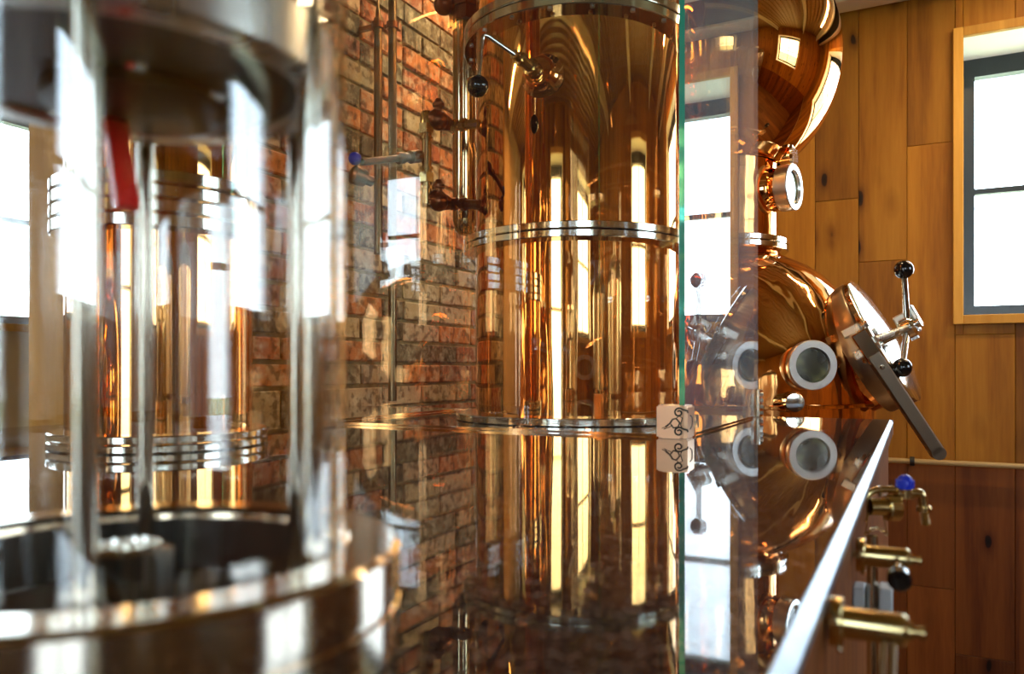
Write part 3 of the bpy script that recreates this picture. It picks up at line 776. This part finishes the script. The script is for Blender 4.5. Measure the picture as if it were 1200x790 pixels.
# ports on the neck
dn = vdir(math.cos(R(40)), -math.sin(R(40)), 0).normalized()
axp = Vector((SX, SY, EYE+.520)); porthole(st, axp + dn*.185, dn, .066, neck=.030, barrel=.040, thick=.74)
dn2 = vdir(math.cos(R(31)), -math.sin(R(31)), 0).normalized()
axp = Vector((SX, SY, EYE+.622))
s2 = MB().lathe([(.03, -.01), (.018, .01), (.015, .05), (.03, .052)], frame(axp + dn2*.185, dn2), 24).build('small_port', M['copper'], st)
MB().lathe([(0, .052), (.042, .052), (.042, .060), (0, .060)], frame(axp + dn2*.185, dn2), 40).build('ring', M['steel'], s2)
# low small outlet on the pot
P3 = at(931, 472, 1.915); pn3 = Vector((.30, -.95, 0)).normalized()
s3 = MB().lathe([(.026, -.03), (.024, .0), (.022, .01), (0, .012)], frame(P3, pn3), 24).build('outlet', M['steel'], st)
# manway
ph, el = R(36), R(27.3)
n_ = vdir(math.cos(ph)*math.cos(el), -math.sin(ph)*math.cos(el), math.sin(el)).normalized()
O = at(1034, 399, 2.14)
Fm = frame(O, n_)          # local y = up the door, local z = outward, local x = side
side = -1 if (Fm.to_3x3() @ Vector((1, 0, 0))).dot(vdir(0, 1)) > 0 else 1   # +side = toward the viewer
def ml(x, y, z): return Fm @ Vector((x*side, y, z))
Rm = .182
nk = MB().lathe([(Rm*1.06, -.26), (Rm*.93, -.17), (Rm*.90, -.12), (Rm*.90, -.062)], Fm, 96).build('manway_neck', M['copper_hammered'], st)
mr_ = MB().lathe([(Rm*.88, -.068), (Rm, -.068), (Rm*1.01, -.064), (Rm*1.01, -.014), (Rm, -.010), (Rm*.88, -.010)], Fm, 96, close=True).build('manway_ring', M['arm_metal'], st)
dr = MB().lathe([(0, -.008), (Rm*1.0, -.008), (Rm*1.02, -.004), (Rm*1.02, .006), (Rm*.99, .010), (Rm*.8, .014), (0, .026)], Fm, 96).build('manway_door', M['steel'], st, label='domed steel manway door')
# bridge bar with central screw
mb = MB(); mb.cyl(ml(0, 0, .015), ml(0, 0, .105), .013, seg=20); mb.lathe([(.02, 0), (.03, .008), (.03, .030), (.02, .038), (0, .038)], frame(ml(0, 0, .052), n_), 24)
mb.build('hub', M['steel'], dr)
for (a, L) in ((62, .165), (-118+3, .120)):
    dv = (ml(0, 0, 0) - ml(0, 0, 0))
    if a == 62: tgt = at(1059, 316, 2.07)
    elif a == 180: tgt = ml(.12, .02, .075)
    else: tgt = at(1057, 431, 2.0)
    MB().cyl(ml(0, 0, .07), tgt, .0085, .0075, seg=16).build('handle_arm', M['steel'], dr)
    MB().ball(tgt, .0245).build('ball_knob', M['black_ball'], dr, label='black ball knob')
# side clamp bracket seen beyond the hub
C_ = at(1063, 380, 2.12)
mb = MB(); Fb = frame(C_, n_)
mb.box(-.03, .03, -.030, .030, -.022, .022, .004, M=Fb); mb.box(-.02, .02, -.018, .042, .022, .034, .003, M=Fb)
mb.cyl(Fb @ Vector((0, -.03, .0)), Fb @ Vector((0, -.046, .0)), .010, seg=12); mb.cyl(ml(0, 0, .07), C_, .012, seg=12)
mb.build('clamp_block', M['steel_soft'], dr)
# swing-bolt lugs on the ring's near rim
lg = MB()
for yy, zz in ((.035, -.03), (-.028, -.03)):
    q = ml(Rm*.96, yy, zz); Fq = frame(q, n_); lg.box(-.020, .020, -.012, .012, -.018, .030, .003, M=Fq)
    lg.cyl(q + n_*.03, q + n_*.048, .009, seg=8)
lg.cyl(ml(Rm*.98, -.01, .012), ml(0, 0, .08), .009, seg=12)
lg.build('hinge_lug', M['steel_soft'], mr_)
# hanging flat arm
pa, pb = at(1024, 418, 1.98), at(1099, 531, 1.98)
d = (pb-pa).normalized(); L = (pb-pa).length
vt = vdir(-.2, -1, 0).normalized(); sd = d.cross(vt).normalized(); nn = sd.cross(d).normalized()
Fa = Matrix((sd, d, nn)).transposed().to_4x4(); Fa.translation = pa
am = MB(); am.box(-.0175, .0175, -.01, L, -.012, .012, .004, M=Fa); am.cyl(Fa @ Vector((0, L-.001, -.012)), Fa @ Vector((0, L-.001, .012)), .0172, seg=20)
arm = am.build('swing_arm', M['arm_metal'], st, label='flat steel arm hanging below the manway')
am = MB(); am.box(-.019, .021, -.075, .012, -.016, .011, .003, M=Fa); am.build('arm_hinge', M['steel'], arm)
MB().lathe([(0, 0), (.007, 0), (.006, .004), (0, .005)], frame(Fa @ Vector((0, .03, .0121)), nn), 12).build('bolt', M['steel'], arm)
MB().cyl(ml(Rm*.9, -.05, -.035), Fa @ Vector((0, -.04, 0)), .012, seg=12).build('hinge_pin', M['steel'], arm)

# stainless tanks added out of view, to put pale streaks into the copper
for k, (tx, ty, th_) in enumerate(((2.15, .05, 1.95), (2.15, -1.15, 1.95), (.55, -1.95, 1.75))):
    t = thing('reflection_tank', (tx, ty, 0), ('tall stainless tank added unseen by the right wall nearest its window', 'tall stainless tank added unseen in the rear right corner', 'shorter stainless tank added unseen beside the glazed rear door')[k], 'tank', 'added stainless tanks')
    TT = Matrix.Translation((tx, ty, 0)); r_ = (.42, .42, .27)[k]
    MB().lathe([(0, .22), (.05, .22), (r_, .42), (r_, th_), (r_*.8, th_+.10), (r_*.3, th_+.16), (.08, th_+.17), (.08, th_+.24), (0, th_+.24)], TT, 64).build('shell', M['steel_soft'], t)
    for zz in (.75, 1.35): MB().lathe([(r_, zz), (r_+.008, zz), (r_+.008, zz+.03), (r_, zz+.03)], TT, 64, close=True).build('hoop', M['steel'], t)
    for q in range(3):
        a = R(30+120*q); MB().cyl((tx+r_*.85*math.cos(a), ty+r_*.85*math.sin(a), 0), (tx+r_*.85*math.cos(a), ty+r_*.85*math.sin(a), .40), .025, seg=12).build('leg', M['steel_soft'], t)

# second pot still, far left behind the viewer, that the glass reflects
s_b = copy_tree(st); s_b.location = (-1.35, -1.85, 0); s_b.rotation_euler = (0, 0, R(150))
s_b['label'] = 'second copper pot still seen only as reflection, standing near the rear wall'

tk = thing('copper_tank', (-1.95, -.85, 0), 'round domed copper tank seen as an arched reflection in the front cabinet glass', 'tank')
MB().lathe([(0, .12), (.41, .12), (.42, .14), (.42, EYE+.20), (.40, EYE+.30), (.34, EYE+.39), (.24, EYE+.46), (.12, EYE+.50), (.06, EYE+.51), (.06, EYE+.56), (.09, EYE+.57), (.09, EYE+.59), (0, EYE+.59)], Matrix.Translation((-1.95, -.85, 0)), 96).build('shell', M['copper_hammered'], tk)
for k in range(3):
    a = R(90+120*k); MB().cyl((-1.95+.34*math.cos(a), -.85+.34*math.sin(a), 0), (-1.95+.34*math.cos(a), -.85+.34*math.sin(a), .13), .03, seg=16).build('leg', M['steel_soft'], tk)

# ------------------------------------------------------------ round glass spirit safe in the foreground
a_ = .062
sc_ = at(600 + FPX*(-2.21/4.452), 433, 4.452*a_)
sx, sy = sc_.x, sc_.y
sf = thing('spirit_safe', (sx, sy, CT), 'blurred round glass spirit safe with steel rods in the left foreground', 'spirit safe')
TF = Matrix.Translation((sx, sy, EYE))
Rt, Ro = 1.24*a_, 1.56*a_
base = MB().lathe([(Ro*.97, -.0995), (Ro, -.098), (Ro, -.083), (Ro*.985, -.082), (Ro*.985, -.0805), (Ro, -.0795), (Ro, -a_-.002), (Ro-.002, -a_), (Rt+.0015, -a_), (Rt+.0015, -a_-.004), (Rt-.0045, -a_-.004), (Rt-.0045, -.088), (Rt-.0045, -.0995)], TF, 128, close=True).build('base_ring', metal('warm_ring_steel', (.66, .56, .45), .11), sf, label='thick polished steel base ring')
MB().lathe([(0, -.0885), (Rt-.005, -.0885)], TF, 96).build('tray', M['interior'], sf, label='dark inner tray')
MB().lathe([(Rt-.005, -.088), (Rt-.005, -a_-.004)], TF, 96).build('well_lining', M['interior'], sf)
MB().lathe([(Rt-.003, -a_-.0035), (Rt, -a_-.0035), (Rt, .19), (Rt-.003, .19)], TF, 128, close=True).build('glass_tube', M['tube_glass'], sf)
Rp = 1.165*a_; pz = 1.60*a_
tp = MB().lathe([(0, pz+.003), (Rp-.012, pz+.003), (Rp-.011, pz), (Rp-.001, pz), (Rp, pz+.001), (Rp, pz+.0185), (Rp-.0015, pz+.020), (0, pz+.020)], TF, 128).build('top_plate', M['steel_soft'], sf)
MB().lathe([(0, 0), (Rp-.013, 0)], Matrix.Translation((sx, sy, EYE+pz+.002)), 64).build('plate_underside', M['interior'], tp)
th0 = math.atan2(cY, -sY) - math.pi/2    # view-aligned zero angle
for k in range(6):
    a = R(-71 + 60*k)
    v = vdir(math.cos(a), math.sin(a)) * (1.15*a_)
    x_, y_ = sx+v.x, sy+v.y
    mb = MB(); mb.cyl((x_, y_, EYE-.088), (x_, y_, EYE+.19), .0036, seg=20); mb.build('rod', M['rod'], sf)
for k, (u, v_) in enumerate(((.25, -.35), (-.05, -.1), (.5, .1), (-.6, .4), (.1, .6))):
    q = vdir(u*a_, v_*a_); MB().lathe([(0, -.003), (.0035, -.003), (.0035, 0)], Matrix.Translation((sx+q.x, sy+q.y, EYE+pz+.0018)), 10).build('bolt', M['steel'], tp)
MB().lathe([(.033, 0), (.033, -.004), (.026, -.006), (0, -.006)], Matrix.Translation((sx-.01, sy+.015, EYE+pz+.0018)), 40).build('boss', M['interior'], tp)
q0, q1 = at(135, 146, .300), at(149, 246, .292)
fr_ = frame(q0, q1-q0); Lr = (q1-q0).length
MB().box(-.0042, .0042, -.003, .003, -.002, Lr, .001, M=fr_).build('red_handle', M['red'], sf, label='red hanging handle')
cu = at(152, 660, .262)
MB().lathe([(0, -.0875), (.0115, -.0875), (.0115, -.060), (.0100, -.058), (.0095, -.060), (.0095, -.08), (0, -.08)], Matrix.Translation((cu.x, cu.y, EYE)), 32).build('cup', M['steel'], sf)
cu = at(192, 660, .255)
MB().lathe([(0, -.0875), (.003, -.0875), (.003, -.058), (0, -.057)], Matrix.Translation((cu.x, cu.y, EYE)), 16).build('peg', M['steel_soft'], sf)
mb = MB()
mb.lathe([(Rt-.006, .19), (Rt+.006, .19), (Rt+.006, .202), (0, .204)], TF, 96); mb.build('lid', M['steel'], sf)

# ------------------------------------------------------------ sampling valves on the counter front
def sample_valve(Y, z, label, knob):
    t = thing('sampling_valve', (-.044, Y, z), label, 'valve', 'valves on the counter front')
    A = lambda x, dy=0, dz=0: Vector((x, Y+dy, z+dz))
    Fx = frame(A(-.0438), (1, 0, 0))
    MB().lathe([(0, 0), (.0035, 0), (.0035, .002), (.0022, .003), (.0022, .009), (0, .009)], Fx, 16).build('inlet', M['brass'], t)
    MB().lathe([(0, .0085), (.0113, .0085), (.0116, .009), (.0116, .0138), (.0112, .0142), (0, .0142)], Fx, 40).build('flange', M['brass'], t)
    MB().lathe([(0, .014), (.0074, .014), (.0074, .0395), (.0060, .0415), (0, .0415)], Fx, 32).build('barrel', M['brass'], t)
    MB().lathe([(0, .041), (.0040, .041), (.0040, .0435), (.0024, .0440), (.0024, .046), (.0032, .0465), (.0032, .0485), (0, .0495)], Fx, 16).build('outlet', M['brass'], t)
    mb = MB()
    if knob:
        p0 = A(-.010, -.004, 0); p1 = A(-.0085, -.030, -.004)
        mb.cyl(p0, p1, .0026, seg=12); mb.build('lever', M['steel'], t)
        MB().lathe([(0, 0), (.005, .0), (.0072, .003), (.0072, .010), (.0055, .012), (0, .0125)], frame(p1, p1-p0), 24).build('knob', M['black_ball'], t)
    else:
        p0 = A(-.010, -.003, -.004)
        for s_ in (-1, 1): mb.tube([p0 + Vector((s_*.002, 0, 0)), A(-.011+s_*.0022, -.012, -.020), A(-.012+s_*.0035, -.020, -.036)], [.0017, .0018, .0030], 12)
        mb.build('lever', M['steel'], t)
        MB().ball(A(-.012, -.024, -.044), .0075, 16).build('knob', M['black_ball'], t)
    MB().ball(A(-.0305, -.008, -.0105), .0016, 8).build('screw', M['steel'], t)
    return t
sample_valve(.400, EYE-.1190, 'nearest brass sampling valve on the counter front, with forked steel lever', False)
sample_valve(.590, EYE-.1275, 'middle brass sampling valve on the counter front, with black knob', True)
# bib tap with blue cap
tap = thing('bib_tap', tuple(at(1030, 600, .70)), 'brass double tap with blue cap and little chain at the far end of the valves', 'tap')
g = .70
def tp_(x, y, d=g): return at(x, y, d)
MB().tube([tp_(1013, 600), tp_(1016, 578), tp_(1031, 573), tp_(1052, 574)], .0030, 12, bend=.008).build('left_pipe', M['brass'], tap)
mb = MB(); mb.cyl(tp_(1011, 592), tp_(1011, 597), .0052, seg=12); mb.ball(tp_(1010.5, 592.5), .0036, 12)
for k in range(5): mb.lathe([(.0012, 0), (.0030, .0004), (.0022, .0022)], frame(tp_(1013.5, 597+2.9*k), (0, 0, -1)), 12)
mb.build('left_barb', M['brass'], tap)
mb = MB(); mb.cyl(tp_(1019, 594), tp_(1040, 594), .0075, .0082, seg=20); mb.build('barrel', M['brass'], tap)
mb = MB(); Fh = frame(tp_(1038.5, 595), tp_(1050, 595)-tp_(1038.5, 595)); mb.lathe([(0, 0), (.0115, 0), (.0122, .001), (.0122, .0095), (.0115, .0105), (0, .0105)], Fh, 12); mb.build('hex_nut', M['brass'], tap, ang=20)
mb = MB(); mb.cyl(tp_(1050, 578), tp_(1069, 578), .0055, seg=16); mb.cyl(tp_(1060.5, 583), tp_(1060.5, 573), .0062, seg=16); mb.build('tap_body', M['brass'], tap)
mb = MB(); mb.tube([tp_(1068, 578), tp_(1080, 577.5), tp_(1082.5, 600)], .0040, 14, bend=.008); mb.build('spout', M['brass'], tap)
mb = MB(); mb.cyl(tp_(1082, 594), tp_(1082, 600), .0058, seg=12); mb.ball(tp_(1087, 597), .0038, 12)
for k in range(5): mb.lathe([(.0015, 0), (.0042, .0005), (.0030, .0024)], frame(tp_(1083+.5*k, 601+3*k), (0.1, 0, -1)), 12)
mb.build('hose_barb', M['brass'], tap)
mb = MB(); Fc = frame(tp_(1060.5, 573), (0, 0, 1))
prof = [(.0062, 0), (.0070, .002), (.0068, .007), (.0052, .0105), (.0025, .0125), (0, .013)]
mb.lathe(prof, Fc, 20)
for k in range(8):
    aa = 2*math.pi*k/8; mb.box(.0050, .0076, -.0012, .0012, .001, .0082, .0004, M=Fc @ Matrix.Rotation(aa, 4, 'Z'))
mb.build('cap', M['blue'], tap, label='ribbed blue cap')
mb = MB(); mb.cyl(tp_(1031, 570), tp_(1031, 582), .0018, seg=8); mb.build('pin', M['steel'], tap)
cp = [tp_(1014, 626), tp_(1020, 620), tp_(1027, 617), tp_(1034, 619), tp_(1040, 626)]
cp = [tp_(1014+26*k/9, 627 - 8*math.sin(math.pi*k/9)) for k in range(10)]
for i, (p, q) in enumerate(zip(cp[:-1], cp[1:])):
    c = (p+q)/2; dd = (q-p).normalized(); L = (q-p).length*.66
    u = dd.cross(Vector((0, 0, 1))).normalized() if i % 2 else dd.cross(Vector((0, 0, 1)).cross(dd)).normalized()
    pts = [c + dd*L*math.cos(2*math.pi*k/12) + u*.0016*math.sin(2*math.pi*k/12) for k in range(13)]
    MB().tube(pts, .0005, 6).build('chain_link', M['brass'], tap)
MB().cyl(tp_(1014, 627), tp_(1018, 600), .0006, seg=6).build('chain_end', M['brass'], tap)
MB().cyl(tp_(1040, 627), tp_(1034, 600), .0006, seg=6).build('chain_end', M['brass'], tap)
# upright drain pipe with a pale clamp
dp = thing('drain_pipe', (-.030, .70, .1), 'thin polished upright pipe below the sampling valves with pale clamp', 'pipe')
MB().cyl((-.030, .70, .0), (-.030, .70, EYE-.135), .0043, seg=20).build('tube', M['steel'], dp)
mb = MB(); mb.box(-.0437, -.0352, .690, .712, EYE-.197, EYE-.176, .001); mb.box(-.0352, -.0248, .706, .712, EYE-.197, EYE-.176, .001)
mb.box(-.0248, -.015, .688, .712, EYE-.197, EYE-.174, .001); mb.build('clamp', M['white_plastic'], dp, smooth=False)

# rail along the back wall
rl = thing('wall_rail', (.2, YF-.03, EYE-.39), 'thin brass coloured tube running level along the wooden back wall', 'pipe')
MB().cyl((-.13, YF-.04, EYE-.392), (XR-.1, YF-.04, EYE-.392), .0115, seg=16).build('tube', M['tube_brass'], rl)
for k, xx in enumerate((-.015, .95, 1.9, 2.6)):
    mb = MB(); mb.lathe([(.013, 0), (.020, 0), (.020, .018), (.013, .018)], frame((xx, YF-.04, EYE-.392), (1, 0, 0)), 16, close=True); mb.box(xx+.003, xx+.015, YF-.025, YF+.001, EYE-.40, EYE-.384)
    mb.build('clip', M['black'], rl)
